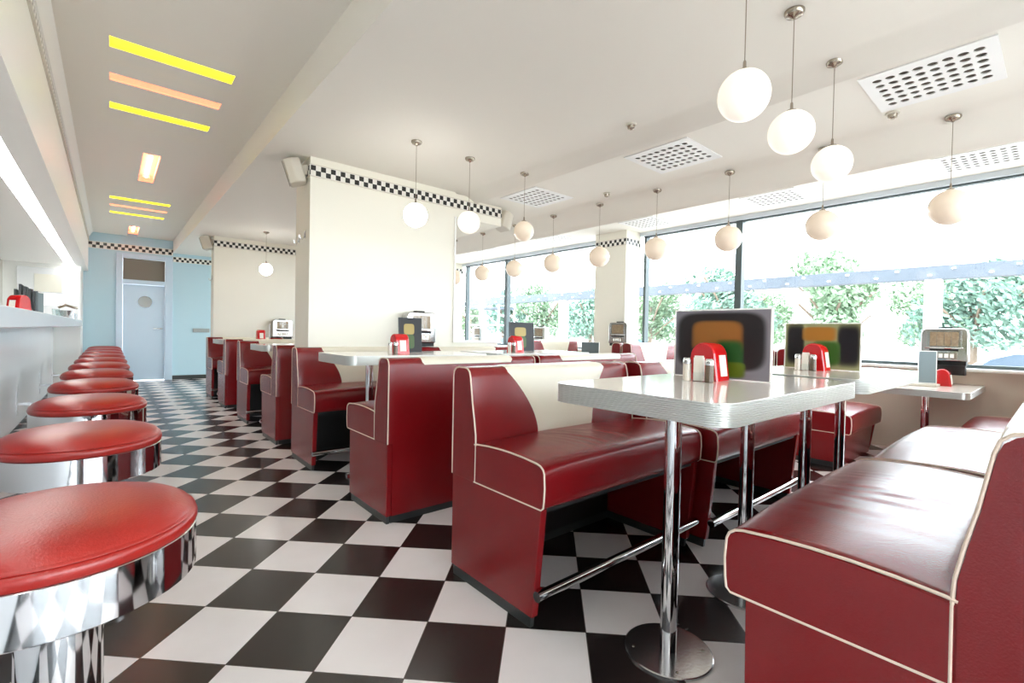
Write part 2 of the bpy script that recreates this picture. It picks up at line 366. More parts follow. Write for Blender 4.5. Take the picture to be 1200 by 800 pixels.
# pier with the cream wall, its deep header and low wall
struct('wall_pier_near', MB().box(1.125, 2.41, 3.66, 4.0, 0, 2.215), M['wall'], smooth=False)
struct('wall_header', MB().box(2.41, 2.95, 3.66, 7.75, 1.985, 2.2), M['wall'], smooth=False)
lw = MB(); lw.box(2.41, 2.93, 3.66, 3.74, 0, 0.83)
struct('wall_low', lw, M['wall'], smooth=False)
struct('trim_6', MB().box(2.40, 2.95, 3.645, 3.755, 0.83, 0.85), M['white'], bevel=0.003)
struct('trim_7', MB().box(2.398, 2.412, 3.645, 3.75, 0.85, 1.985), M['white'], smooth=False)
struct('wall_pier_far', MB().box(1.10, 2.6, 7.75, 7.97, 0, 2.215), M['wall'], smooth=False)
def border(name, x0, x1, y0, y1):
    # front and left faces of a pier
    t = 0.0365
    struct(name, MB().box(x0-0.006, x1, y0-0.006, y0, 2.068, 2.148), band_mat('check_border_front_%d' % len(bpy.data.materials), 0, 2.0715, t+0.0005, org=x0), smooth=False)
    struct(name, MB().box(x0-0.006, x0, y0, y1, 2.068, 2.148), band_mat('check_border_side_%d' % len(bpy.data.materials), 1, 2.0715, t+0.0005, org=y0), smooth=False)
    tr = MB()
    for z in (2.062, 2.148): tr.box(x0-0.009, x1, y0-0.009, y0, z, z+0.006); tr.box(x0-0.009, x0, y0, y1, z, z+0.006)
    struct(name, tr, M['plastic'], smooth=False)
border('trim_8', 1.125, 2.95, 3.66, 4.0)
border('trim_9', 1.10, 2.6, 7.75, 7.97)
# window piers
for i, y in enumerate((-0.44, 3.58, 7.6)):
    struct('wall_window_pier', MB().box(4.9, XW, y, y+0.49, 0, 2.25), M['wall'], smooth=False)
    border('trim_%d' % (10+i), 4.9, XW, y, y+0.49)
# window wall
struct('wall_right', MB().box(XW, XW+0.1, Y0, Y1+0.1, 0, 0.70), M['lower'], smooth=False)
struct('wall_right_head', MB().box(XW-0.02, XW+0.1, Y0, Y1+0.1, 2.205, 2.57), mat('pale_blue_grey_head', srgb(206, 214, 222), 0.5), smooth=False)
struct('trim_13', MB().box(XW-0.12, XW+0.02, Y0, Y1, 0.70, 0.722), M['white'], bevel=0.004)
cols = [-2.9, -1.7, -0.46, 0.10, 2.33, 3.53, 4.12, 6.3, 7.52, 8.12, 10.1]
for i, (a, b) in enumerate(zip(cols[:-1], cols[1:])):
    if b-a < 0.65: continue
    w = MB(); w.box(XW+0.02, XW+0.08, a+0.035, b-0.035, 0.7225, 0.75); w.box(XW+0.02, XW+0.08, a+0.035, b-0.035, 2.19, 2.2045)
    w.box(XW+0.01, XW+0.09, a, a+0.035, 0.7225, 2.2045); w.box(XW+0.01, XW+0.09, b-0.035, b, 0.7225, 2.2045)
    o = struct('window_%d' % (i+1), w, M['frame'], smooth=False)
    build('window_pane', MB().box(XW+0.045, XW+0.05, a+0.03, b-0.03, 0.75, 2.19), M['glass'], parent=o, smooth=False)
# glazed front, added unseen behind the camera to let in fill daylight
fwall = MB(); fwall.box(-3.2, XW+0.1, Y0-0.1, Y0, 0, 0.25); fwall.box(-3.2, XW+0.1, Y0-0.1, Y0, 2.15, 2.57); fwall.box(-3.2, -1.3, Y0-0.1, Y0, 0.25, 2.15)
struct('wall_front', fwall, M['wall'], smooth=False)
w = MB()
for x in (-1.3, 0.0, 1.3, 2.6, 3.9, 5.2): w.box(x-0.03, x+0.03, Y0-0.08, Y0-0.02, 0.25, 2.15)
o = struct('window_12', w, M['frame'], smooth=False)
build('window_pane', MB().box(-1.3, 5.2, Y0-0.055, Y0-0.05, 0.25, 2.15), M['glass'], parent=o, smooth=False)

# ------------------------------------------------------------------ the bar
ct = MB(); ct.box(-1.05, -0.31, -1.2, 9.395, 0.905, 0.995)
bar = thing('bar_counter', 'long white gloss bar counter running beside the stools', 'counter', (-0.7, 0, 0))
o = build('counter_top', ct, M['counter'], bar, bevel=0.006); o.location = (0.7*U, 0, 0)
cp = MB(); cp.box(-0.70, -0.62, -1.2, 9.39, 0.03, 0.904); cp.box(-0.72, -0.64, -1.2, 9.39, 0, 0.03)
o = build('front_panel', cp, M['panel'], bar, smooth=False); o.location = (0.7*U, 0, 0)

# ------------------------------------------------------------------ bar stools
def make_stool():
    t = thing('bar_stool', 'x', 'stool', group='chrome bar stools along the counter')
    R = 0.2
    prof = [(0.0005, 0.604), (0.06, 0.6035), (0.11, 0.601), (0.150, 0.596), (0.175, 0.588), (0.190, 0.579), (0.1965, 0.571), (0.1975, 0.5695), (0.2005, 0.568), (0.2015, 0.5655), (0.1985, 0.5640), (0.2015, 0.562), (0.2045, 0.557), (0.2045, 0.549), (0.2015, 0.541)]
    mb = MB(); mb.lathe(prof[::-1], n=96)
    build('seat', mb, M['stoolred'], t, angle=60)
    rg = MB(); rg.lathe([(0.180, 0.455), (0.199, 0.455), (0.2025, 0.458), (0.2025, 0.538), (0.199, 0.541), (0.18, 0.541)], n=96)
    rg.lathe([(0.06, 0.44), (0.17, 0.452), (0.18, 0.456)], n=48, cap=False)
    build('seat_ring', rg, M['chrome'], t, angle=40)
    build('pole', MB().lathe([(0.060, 0.02), (0.060, 0.44), (0.075, 0.452)], n=48), M['chrome'], t)
    build('base', MB().lathe([(0.140, 0.0), (0.140, 0.008), (0.132, 0.016), (0.075, 0.028), (0.062, 0.045)], n=64), M['chrome'], t)
    return t
stool = make_stool(); used = [False]
SL = ['red topped chrome bar stool, nearest and largest in the row at the counter', 'red topped chrome bar stool, second from the front of the counter row',
      'red topped chrome bar stool, third from the front of the counter row', 'red topped chrome bar stool, fourth from the front of the counter row',
      'red topped chrome bar stool, fifth from the front of the counter row', 'red bar stool in the middle of the row, sixth from the front',
      'red bar stool, fifth from the far end of the counter row', 'red bar stool, fourth from the far end of the counter row',
      'red bar stool, third from the far end of the counter row', 'red bar stool, next to last at the far end of the row',
      'red bar stool, last and smallest of the row near the blue door wall']
for k in range(11):
    first_or_dup(stool, used, (-0.066, 1.158+0.8607*k, 0), 0.4*k, SL[k])

# ------------------------------------------------------------------ booth benches
def seat_mesh(L, zt, front, d0=0.142, zb=0.386, seed=0.0, amp=1.0):
    # cross section (y, z): counter-clockwise from rear bottom
    yf = front
    sec = [(d0, zb), (yf-0.012, zb), (yf-0.003, zb+0.008), (yf, zb+0.03), (yf+0.002, zb+0.07), (yf-0.001, zt-0.022), (yf-0.006, zt-0.010), (yf-0.018, zt-0.001)]
    for k in range(1, 22):
        t = k/22; sec.append((yf-0.018+(d0-yf+0.018)*t, zt+0.012*math.sin(PI*t)**0.7))
    sec.append((d0, zt))
    rows = []; N = 72
    for i in range(N+1):
        u = i/N; x = -L/2+L*u; e = min(u, 1-u)*L
        ins = 0.006*max(0.0, 1-e/0.012)**2
        row = []
        for (y, z) in sec:
            zz = z; yy = y
            if z > zt-0.03 and y > d0+0.001:
                cr = 0.014*(1-(abs(2*u-1))**3); zz += cr
                q = Vector((x*3.2+seed, y*3.0, seed))
                wr = noise.noise(Vector((x*38+4*noise.noise(q), y*7+seed, 1.7+seed)))
                loc = math.exp(-((x-0.03*math.sin(seed*9))/0.20)**2)*math.exp(-((y-0.34)/0.13)**2)
                zz += amp*(0.0065*wr*loc + 0.0035*noise.noise(q*1.5))
            elif y > yf-0.02:
                yy += amp*0.003*noise.noise(Vector((x*5, z*12, seed)))
            row.append((x, yy, zz-ins*(1 if z > zt-0.05 else 0)))
        rows.append(row)
    mb = MB(); mb.grid(rows, wrap=True); n = len(sec)
    mb.f.append(tuple(range(n))); mb.mi.append(0); mb.f.append(tuple(range(N*n, (N+1)*n))[::-1]); mb.mi.append(0)
    return mb, sec
def make_bench(L=0.95, name='booth_bench', zs=0.0, btop=None, taper=0.034, base_front=0.495, seed=0.0, rail=True, open_base=True, cream=True, amp=1.0):
    # origin: middle of the rear edge at the floor, seat towards +y. zs lowers seat and back.
    t = thing(name, 'x', 'booth bench')
    zb, zt, bt = 0.386+zs, 0.520+zs, btop or 0.795+zs
    h = L/2; th = 0.028
    for sgn in (-1, 1):
        x0, x1 = (-h, -h+th) if sgn < 0 else (h-th, h)
        build('end_panel', MB().prism([(0.004, 0.037), (base_front-taper, 0.037), (base_front-0.003, zb), (0.004, zb)], x0, x1, 'x'), M['red'], t, bevel=0.004)
        build('kick_board', MB().prism([(0.012, 0.0), (base_front-taper-0.014, 0.0), (base_front-taper-0.010, 0.037), (0.012, 0.037)], x0+0.006, x1-0.006, 'x'), M['kick'], t)
    build('rear_panel', MB().box(-h+th, h-th, 0.004, 0.022, 0.037, zb), M['red'], t, smooth=False)
    build('rear_kick_board', MB().box(-h+th, h-th, 0.014, 0.03, 0, 0.037), M['kick'], t, smooth=False)
    if open_base:
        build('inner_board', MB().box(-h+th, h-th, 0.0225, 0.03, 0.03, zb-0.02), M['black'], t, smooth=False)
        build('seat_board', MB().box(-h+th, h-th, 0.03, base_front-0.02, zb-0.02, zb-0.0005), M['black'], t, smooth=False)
    else:
        build('front_panel', MB().prism([(base_front-0.06, 0.0), (base_front-0.04, 0.0), (base_front-0.012, zb), (base_front-0.03, zb)], -h+th, h-th, 'x'), M['red'], t, smooth=False)
    mb, sec = seat_mesh(L, zt, 0.503, zb=zb, seed=seed, amp=amp)
    s = build('seat', mb, M['red'], t, angle=50)
    out = [p for p in sec[:9]] + sec[12::4] + [sec[-1]]
    for sg in (-1, 1): build('piping', MB().tube([(sg*(h-0.001), y, z+(0.001 if z > zt-0.02 else 0)) for y, z in out], 0.0029, n=8), M['pipe'], s)
    # backrest
    q_ = (bt-zt)/0.275
    front = [(0.148, zb), (0.149, zt-0.01), (0.147, zt+0.035*q_), (0.137, zt+0.09*q_), (0.124, zt+0.15*q_), (0.114, zt+0.21*q_), (0.109, bt-0.035), (0.103, bt-0.015), (0.090, bt-0.004), (0.07, bt)]
    back = [(0.035, bt), (0.016, bt-0.004), (0.004, bt-0.016), (0.0, bt-0.035), (0.0, zb+0.1), (0.0, zb)]
    P = front + back; N = 40; rows = []
    for i in range(N+1):
        u = i/N; x = -h+L*u; e = min(u, 1-u)*L; r = max(0.0, 1-e/0.010)**2*0.004
        cx_, cz_ = 0.07, (zb+bt)/2
        row = []
        for (y, z) in P:
            bulge = 0.006*math.sin(PI*min(1, max(0, (z-zt)/(bt-zt))))*(1-abs(2*u-1)**4) if (y > 0.1) else 0
            row.append((x, y+bulge-(r if y > 0.07 else -r), z-(r if z > bt-0.03 else 0)))
        rows.append(row)
    bm_ = MB(); bm_.grid(rows, wrap=True); n = len(P)
    bm_.f.append(tuple(range(n))); bm_.mi.append(0); bm_.f.append(tuple(range(N*n, (N+1)*n))[::-1]); bm_.mi.append(0)
    br = build('backrest', bm_, M['red'], t, angle=50)
    for sg in (-1, 1): build('piping', MB().tube([(sg*(h-0.0015), y, z) for y, z in P], 0.0029, n=8), M['pipe'], br)
    if cream:
        path = front[1:] + back[:4]
        rows = []
        # resample the path densely
        pts = []
        for a, b in zip(path[:-1], path[1:]):
            for k in range(4): pts.append((a[0]+(b[0]-a[0])*k/4, a[1]+(b[1]-a[1])*k/4))
        pts.append(path[-1])
        for j, (y, z) in enumerate(pts):
            a = pts[max(0, j-1)]; b = pts[min(len(pts)-1, j+1)]
            tx, tz = b[0]-a[0], b[1]-a[1]; q = math.hypot(tx, tz); nx, nz = tz/q, -tx/q
            f = min(1.0, max(0.0, (z-zt)/(bt-zt-0.02))); wdt = (0.165+0.13*f**1.9)*L/0.95
            row = []
            for k in range(25):
                x = -wdt+2*wdt*k/24
                bulge = 0.006*math.sin(PI*min(1, max(0, (z-zt)/(bt-zt))))*(1-abs(2*x/L)**4) if (y > 0.1) else 0
                o_ = 0.0005 if k in (0, 24) else 0.003
                row.append((x, y+nx*o_+bulge, z+nz*o_))
            rows.append(row)
        cm = MB(); cm.grid(rows)
        c = build('cream_panel', cm, M['cream'], br, angle=60); c['label'] = 'cream vinyl panel'
    if rail:
        y = 0.486; z = 0.118
        rl = MB(); rl.tube([(-h-0.004, y, z), (h+0.004, y, z)], 0.0165, n=20)
        f = build('foot_rail', rl, M['chrome'], t)
        for sg in (-1, 1): build('rail_bracket', MB().box(sg*(h-0.02)-0.008, sg*(h-0.02)+0.008, 0.455, 0.488, z-0.014, z+0.014), M['red'], f, smooth=False)
    return t
A1, A2_ = 1.0, 1.955; AX = (A1+A2_)/2; BX = 2.49; BL = 1.0
G = 'red vinyl booth benches of the raised dining rows'
bench = make_bench(seed=0.7); bench_t = make_bench(seed=0.7, base_front=0.464, taper=0.008); used = [False]; used_t = [False]
# (x, rear y, facing, label): facing 0 = seat towards +Y, PI = towards -Y
ROWA = [(AX, -0.045, 0, 'red vinyl booth bench at the bottom right corner, seat wrinkled and shining'),
        (AX, 1.515, PI, 'red booth bench with cream back panel behind the nearest white table'),
        (AX, 2.07, 0, 'red booth bench showing its tall plain back, third from the right along the aisle'),
        (AX, 3.625, PI, 'red booth bench standing against the front of the cream pier'),
        (AX, 4.045, 0, 'red booth bench turned away just behind the cream pier corner'),
        (AX, 5.555, PI, 'red booth bench facing the camera, second past the cream pier'),
        (AX, 6.22, 0, 'red booth bench turned away, next to last along the aisle'),
        (AX, 7.63, PI, 'red booth bench farthest down the aisle, before the blue wall')]
for x, y, f, lb in ROWA: first_or_dup(bench if f else bench_t, used if f else used_t, (x, y, 0), f, lb, G)
bench_b = make_bench(L=BL, seed=2.3); used = [False]
ROWB = [(BX, -0.07, 0, 'red booth bench bleached by window glare behind the bottom right bench'),
        (BX, 1.46, PI, 'red booth bench with cream back under the second white table'),
        (BX, 2.07, 0, 'red booth bench turned away in the middle row, behind the near cream backed benches'),
        (BX, 3.625, PI, 'red booth bench in the middle row before the low cream wall')]
for x, y, f, lb in ROWB: first_or_dup(bench_b, used, (x, y, 0), f, lb, G)
# lower benches by the windows
G2 = 'low red booth benches along the windows'
bench_c = make_bench(L=0.85, zs=-0.135, btop=0.85, base_front=0.47, seed=4.1, rail=False, open_base=False, amp=0.4); used = [False]
ROWC = [(4.43, -0.08, 0, 'low red bench at the right edge, mostly hidden by the glaring near seats'),
        (4.43, 1.47, PI, 'low red bench with bright piping beyond the two near tables'),
        (4.43, 1.49, 0, 'low red window bench turned away, back to back behind the second menu card'),
        (4.43, 2.95, PI, 'low window bench with cream back beside the window pier'),
        (4.43, 2.97, 0, 'low window bench turned away, standing next to the window pier'),
        (4.43, 4.42, PI, 'low window bench with cream back, farthest seen beyond the window pier')]
for x, y, f, lb in ROWC: first_or_dup(bench_c, used, (x, y, 0), f, lb, G2)
# the window benches are taller in the back
# ------------------------------------------------------------------ tables
def rrect(hx, hy, r, n=8):
    P = []
    for cx_, cy_, a0 in ((hx-r, hy-r, 0), (-hx+r, hy-r, PI/2), (-hx+r, -hy+r, PI), (hx-r, -hy+r, 1.5*PI)):
        for k in range(n+1):
            a = a0+PI/2*k/n; P.append((cx_+r*math.cos(a), cy_+r*math.sin(a)))
    return P
def make_table(name, lx, ly, zt, thick, poles, r=0.06, pole_r=0.0235, base_r=0.125, ribs=11):
    t = thing(name, 'x', 'table')
    # ribbed metal edge band
    prof = []
    for i in range(ribs):
        z0 = zt-thick+thick*i/ribs; hgt = thick/ribs
        prof += [(-0.0022, z0), (0.0, z0+0.25*hgt), (0.0, z0+0.75*hgt)]
    prof.append((-0.0022, zt-0.0008))
    rows = []
    for off, z in prof: rows.append([(x, y, z) for x, y in rrect(lx/2+off, ly/2+off, r+off)])
    inner = [(x, y, zt-thick) for x, y in rrect(lx/2-0.03, ly/2-0.03, r-0.02)]
    e = MB(); e.grid([inner]+rows+[[(x, y, zt-0.0008) for x, y in rrect(lx/2-0.004, ly/2-0.004, r-0.004)]], wrap=True)
    build('edge_band', e, M['edge'], t, angle=20)
    tp = MB(); tp.prism(rrect(lx/2-0.003, ly/2-0.003, r-0.003), zt-thick+0.003, zt, 'z')
    build('table_top', tp, M['top'], t, angle=30)
    for px in poles:
        build('pole', MB().lathe([(pole_r, 0.006), (pole_r, zt-thick-0.004), (pole_r+0.02, zt-thick+0.002)], cx=px, n=32), M['chrome'], t)
        b = build('base_plate', MB().lathe([(base_r, 0.0), (base_r, 0.005), (base_r-0.003, 0.007), (0.0005, 0.007)], cx=px, n=64), M['steel'], t, angle=12)
        sc = MB()
        for k in range(4): sc.lathe([(0.0045, 0), (0.0045, 0.0015), (0.001, 0.002)], cx=px+0.1*math.cos(PI/4+k*PI/2), cy=0.1*math.sin(PI/4+k*PI/2), cz=0.0065, n=10)
        build('screw', sc, M['nickel'], b)
    return t
ZT = 0.78
table = make_table('diner_table', 1.0, 0.54, ZT, 0.055, (-0.255, 0.245)); used = [False]
G3 = 'white laminate tables with ribbed metal edges'
for x, y, lb in [(1.51, 0.735, 'large white table with ribbed metal edge in the right foreground'),
                 (1.51, 2.86, 'white table in front of the cream pier, between two red benches'),
                 (1.51, 4.78, 'white table past the cream pier, nearer of the two small ones by the aisle'),
                 (1.51, 6.92, 'white table farthest down the aisle in front of the far cream wall'),
                 (2.60, 0.735, 'white table standing end to end behind the foreground table'),
                 (2.60, 2.86, 'white table in the middle row before the low cream wall')]:
    first_or_dup(table, used, (x, y, 0), 0.0, lb, G3)
tabc = make_table('window_table', 0.95, 0.50, 0.595, 0.045, (-0.25,), base_r=0.14, r=0.05); used = [False]
for x, y, lb in [(4.72, 0.64, 'low white table under the window with the chrome selector box behind it'),
                 (4.72, 2.2, 'low white window table between the two mullions, mostly hidden by seat backs'),
                 (4.72, 3.70, 'low white window table beside the window pier')]:
    first_or_dup(tabc, used, (x if y < 3 else 4.41, y, 0), 0.0, lb, G3)

# ------------------------------------------------------------------ pendant globes
def make_pendant(D, zc, zg, m, name='pendant_lamp'):     # origin at the ceiling
    t = thing(name, 'x', 'pendant lamp')
    R = D/2; dz = zg-zc
    build('canopy', MB().lathe([(0.006, -0.03), (0.012, -0.024), (0.03, -0.017), (0.036, -0.008), (0.036, 0.0)], n=32), M['nickel'], t)
    build('cord', MB().tube([(0, 0, -0.025), (0, 0, dz+R+0.02)], 0.0017, n=6), M['nickel'], t)
    build('globe_cap', MB().lathe([(0.022, dz+R-0.006), (0.018, dz+R+0.003), (0.006, dz+R+0.008), (0.005, dz+R+0.03), (0.003, dz+R+0.035)], n=20), M['nickel'], t)
    g = MB(); prof = [(max(0.0004, R*math.cos(-PI/2+PI*k/28)), dz+R*math.sin(-PI/2+PI*k/28)) for k in range(29)]
    g.lathe(prof, n=56); build('globe', g, m, t, angle=80)
    return t
GL = 'round white pendant lamps'
p1 = make_pendant(0.164, 2.209, 1.738, M['globe_on']); used = [False]
for x, y, lb in [(1.615, 0.72, 'white globe pendant over the foreground table, largest of all'),
                 (2.035, 0.72, 'white globe pendant over the foreground, second largest, near the big ceiling vent'),
                 (2.535, 0.72, 'warm white globe pendant, rightmost of the three big ones'),
                 (2.01, 2.875, 'white globe pendant in front of the right part of the check border')]:
    first_or_dup(p1, used, (x, y, 2.209), 0, lb, GL)
p1b = make_pendant(0.16, 2.209, 1.712, M['globe_bright']); used = [False]
for x, y, lb in [(1.57, 2.875, 'brightest white globe pendant in front of the cream pier wall'),
                 (1.575, 6.92, 'small bright globe pendant before the far cream wall'),]:
    first_or_dup(p1b, used, (x, y, 2.209), 0, lb, GL)
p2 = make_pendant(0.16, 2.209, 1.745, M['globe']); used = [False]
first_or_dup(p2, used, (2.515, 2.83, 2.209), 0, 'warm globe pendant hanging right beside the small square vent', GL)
# window row, larger globes; 0.606 apart
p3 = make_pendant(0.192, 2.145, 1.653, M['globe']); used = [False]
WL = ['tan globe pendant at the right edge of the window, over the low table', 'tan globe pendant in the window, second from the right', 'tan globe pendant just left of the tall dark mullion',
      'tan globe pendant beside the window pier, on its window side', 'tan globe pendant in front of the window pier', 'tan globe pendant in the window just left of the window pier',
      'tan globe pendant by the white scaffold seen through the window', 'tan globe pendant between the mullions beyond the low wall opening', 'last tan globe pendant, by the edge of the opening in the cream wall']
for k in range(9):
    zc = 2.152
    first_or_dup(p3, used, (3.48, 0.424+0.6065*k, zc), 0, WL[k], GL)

# ------------------------------------------------------------------ ceiling vents
def make_vent(lx, ly, name='ceiling_vent', nx=6, ny=8):
    t = thing(name, 'x', 'vent')
    # plate with rows of oval slots
    mb = MB(); T_ = 0.006
    mx_, my_ = 0.045, 0.035
    cw, ch = (lx-2*mx_)/nx, (ly-2*my_)/ny
    def cell(cx_, cy_, w, h, rx, ry, n=16):
        angs = sorted([2*PI*k/n for k in range(n)] + [math.atan2(sy_*h, sx_*w) % (2*PI) for sx_ in (-1, 1) for sy_ in (-1, 1)])
        inn = [(cx_+rx*math.cos(a), cy_+ry*math.sin(a)) for a in angs]; out = []
        for a in angs:
            c, s_ = math.cos(a), math.sin(a); q = min((w/2)/max(abs(c), 1e-6), (h/2)/max(abs(s_), 1e-6)); out.append((cx_+c*q, cy_+s_*q))
        m = len(angs)
        vs_ = [(p[0], p[1], -T_) for p in inn+out] + [(p[0], p[1], 0.0) for p in inn]
        fs = [(k, (k+1) % m, m+(k+1) % m, m+k) for k in range(m)] + [(k, 2*m+k, 2*m+(k+1) % m, (k+1) % m) for k in range(m)]
        mb.add(vs_, fs)
    for i in range(nx):
        for j in range(ny):
            cell(-lx/2+mx_+cw*(i+0.5), -ly/2+my_+ch*(j+0.5), cw, ch, 0.30*cw, 0.38*ch)
    for (a, b, c, d) in ((-lx/2, lx/2, -ly/2, -ly/2+my_), (-lx/2, lx/2, ly/2-my_, ly/2), (-lx/2, -lx/2+mx_, -ly/2+my_, ly/2-my_), (lx/2-mx_, lx/2, -ly/2+my_, ly/2-my_)):
        mb.add([(a, c, -T_), (b, c, -T_), (b, d, -T_), (a, d, -T_)], [(0, 1, 2, 3)])
    mb.add([(-lx/2, -ly/2, -T_), (lx/2, -ly/2, -T_), (lx/2, ly/2, -T_), (-lx/2, ly/2, -T_), (-lx/2, -ly/2, 0), (lx/2, -ly/2, 0), (lx/2, ly/2, 0), (-lx/2, ly/2, 0)],
           [(0, 1, 5, 4), (1, 2, 6, 5), (2, 3, 7, 6), (3, 0, 4, 7)])
    build('vent_plate', mb, M['vent'], t, smooth=False, recalc=False)
    build('vent_backing', MB().box(-lx/2+0.02, lx/2-0.02, -ly/2+0.02, ly/2-0.02, -0.0012, -0.0003), M['ventdark'], t, smooth=False)
    return t
v = make_vent(0.47, 0.47, nx=6, ny=8); used = [False]
for x, y, z, rz, lb in [(2.945, 0.44, 2.169, 0, 'big white slotted ceiling vent at the upper right'),
                    (2.955, 1.79, 2.169, 0, 'white slotted ceiling vent in the middle of the lowered ceiling'),
                    (2.955, 3.16, 2.169, 0, 'small looking white slotted vent near the right end of the check border'),
                    (4.76, 0.43, 2.249, 0, 'white vent above the window at the right edge'),
                    (4.76, 1.80, 2.249, 0, 'white vent above the window beside the tall dark mullion'),
                    (4.76, 3.20, 2.249, 0, 'white vent above the window next to the window pier'),
                    (4.76, 4.60, 2.249, 0, 'white vent above the window just beyond the window pier'),
                    (4.76, 6.00, 2.249, 0, 'white vent above the window, farthest, seen past the header')]:
    first_or_dup(v, used, (x, y, z), rz, lb, 'slotted ceiling vents')

# smoke detectors
def make_detector(r):
    t = thing('smoke_detector', 'x', 'smoke detector')
    build('mount', MB().lathe([(r*0.9, -0.010), (r, -0.007), (r, 0)], n=24), M['plastic'], t)
    build('sensor_head', MB().lathe([(r*0.3, -0.034), (r*0.62, -0.028), (r*0.72, -0.010)], n=24), M['nickel'], t)
    return t
dt = make_detector(0.032); used = [False]
for x, y, z, lb in [(2.40, 1.74, 2.209, 'small round smoke detector left of the middle vent'),
                    (3.24, 0.64, 2.169, 'round detector beside the corner of the big vent'),
                    (3.30, 2.63, 2.169, 'small round detector between the pendants near the window pier')]:
    first_or_dup(dt, used, (x, y, z), 0, lb, 'ceiling detectors')

# ------------------------------------------------------------------ coloured ceiling lights in the aisle
NM = ['nearest yellow light bar in the aisle ceiling', 'nearer coral light bar between two yellow ones', 'yellow light bar behind the nearer coral bar', 'nearer upright coral light box with a glowing tube',
      'thin yellow light bar, first of the far group', 'thin coral light bar of the far group', 'thin yellow light bar, last of the far group', 'small coral light box just before the blue wall']
for i, (a, b, c, d) in enumerate(slots):
    d = min(d, Y1-0.3)
    kind = i % 4
    t = thing('ceiling_light', NM[i], 'ceiling light', ((a+b)/2, (c+d)/2, 2.42), 0, 'coloured lights let into the aisle ceiling')
    hx, hy = (b-a)/2-0.0005, (d-c)/2-0.0005
    m = M['coral'] if kind in (1, 3) else M['yellow']
    if kind == 3:
        tr = MB(); tr.box(-hx, hx, -hy, hy, 0.05, 0.055); tr.box(-hx, -hx+0.004, -hy, hy, 0.0, 0.05); tr.box(hx-0.004, hx, -hy, hy, 0.0, 0.05); tr.box(-hx, hx, -hy, -hy+0.004, 0, 0.05); tr.box(-hx, hx, hy-0.004, hy, 0, 0.05)
        build('light_box', tr, m, t, smooth=False)
        build('tube', MB().tube([(0.0, -hy*0.8, 0.03), (0.0, hy*0.8, 0.03)], 0.012, n=12), M['tube'], t)
        ends = MB(); ends.box(-0.03, 0.03, -hy*0.86, -hy*0.8, 0.02, 0.05); ends.box(-0.03, 0.03, hy*0.8, hy*0.86, 0.02, 0.05)
        build('tube_holder', ends, M['coral'], t, smooth=False)
    else:
        build('diffuser', MB().box(-hx, hx, -hy, hy, 0.012, 0.03), m, t, smooth=False)
        fr_ = MB()
        for q in ((-hx, hx, -hy, -hy+0.003), (-hx, hx, hy-0.003, hy), (-hx, -hx+0.003, -hy, hy), (hx-0.003, hx, -hy, hy)): fr_.box(*q, 0.0, 0.012)
        build('light_frame', fr_, m, t, smooth=False)
o = build('light_strip', MB().box(-0.489, -0.391, -2.0, 9.35, 1.79, 1.80), M['strip'], smooth=False)
tag(o, 'long glowing light strip under the bulkhead above the bar counter', 'light strip')
tag(build('cooker_hood', MB().prism([(-1.55, 1.60), (-0.80, 1.735), (-0.80, 1.783), (-1.55, 1.783)], 1.0, 4.6, 'y'), mat('grey_hood_metal', srgb(150, 150, 146), 0.4), smooth=False), 'grey hood under the kitchen ceiling at the left edge', 'cooker hood')

# ------------------------------------------------------------------ speakers, hooks, small wall fittings
def make_speaker():
    t = thing('wall_speaker', 'x', 'speaker')
    b = build('cabinet', MB().prism([(-0.055, -0.05), (0.055, -0.05), (0.065, 0.0), (0.045, 0.05), (-0.045, 0.05), (-0.065, 0.0)], -0.075, 0.075, 'z'), M['plastic'], t, bevel=0.012, seg=3)
    g = build('speaker_grille', MB().box(-0.048, 0.048, -0.056, -0.050, -0.066, 0.066), M['grille'], t, bevel=0.004)
    build('wall_bracket', MB().box(-0.018, 0.018, 0.05, 0.085, -0.03, 0.03), M['plastic'], t, bevel=0.004)
    return t
sp = make_speaker(); sp.scale = (1.2,)*3; used = [False]
for x, y, z, rz, lb in [(1.045, 3.76, 2.095, math.radians(-110), 'grey wall speaker on the left corner of the cream pier, by the check border'),
                        (3.03, 3.72, 2.06, math.radians(100), 'pale speaker at the right end of the header above the opening'),
                        (1.03, 7.84, 2.11, math.radians(-110), 'small pale speaker on the corner of the far cream wall')]:
    o = first_or_dup(sp, used, (x, y, z), rz, lb, 'corner wall speakers'); o.rotation_euler = (math.radians(18), 0, rz)
def make_hook():
    t = thing('coat_hook', 'x', 'coat hook')
    build('hook_plate', MB().box(-0.004, 0.0, -0.012, 0.012, -0.02, 0.045), M['steel'], t, smooth=False)
    build('hook_arm', MB().tube([(-0.004, 0, 0.035), (-0.008, 0, -0.01), (-0.02, 0, -0.028), (-0.036, 0, -0.022), (-0.042, 0, 0.0)], 0.0045, n=8), M['steel'], t)
    return t
hk = make_hook(); used = [False]
for x, y, z, lb in [(1.124, 3.76, 1.635, 'chrome coat hook on the side of the cream pier, nearer of two'), (1.124, 3.91, 1.62, 'chrome coat hook on the side of the cream pier, farther of two'),
                    (1.099, 7.86, 1.62, 'tiny coat hook on the edge of the far cream wall')]:
    first_or_dup(hk, used, (x, y, z), 0, lb, 'coat hooks on the piers')
pb = thing('grey_wall_rail', 'short grey rail fixed on the blue wall beside the far pier', 'wall rail', (1.22, Y1, 0.87))
build('rail', MB().box(-0.09, 0.16, -0.035, -0.015, -0.035, 0.035), M['panelgrey'], pb, bevel=0.003)
build('rail_mount', MB().box(-0.02, 0.02, -0.015, 0, -0.01, 0.01), M['steel'], pb, smooth=False)

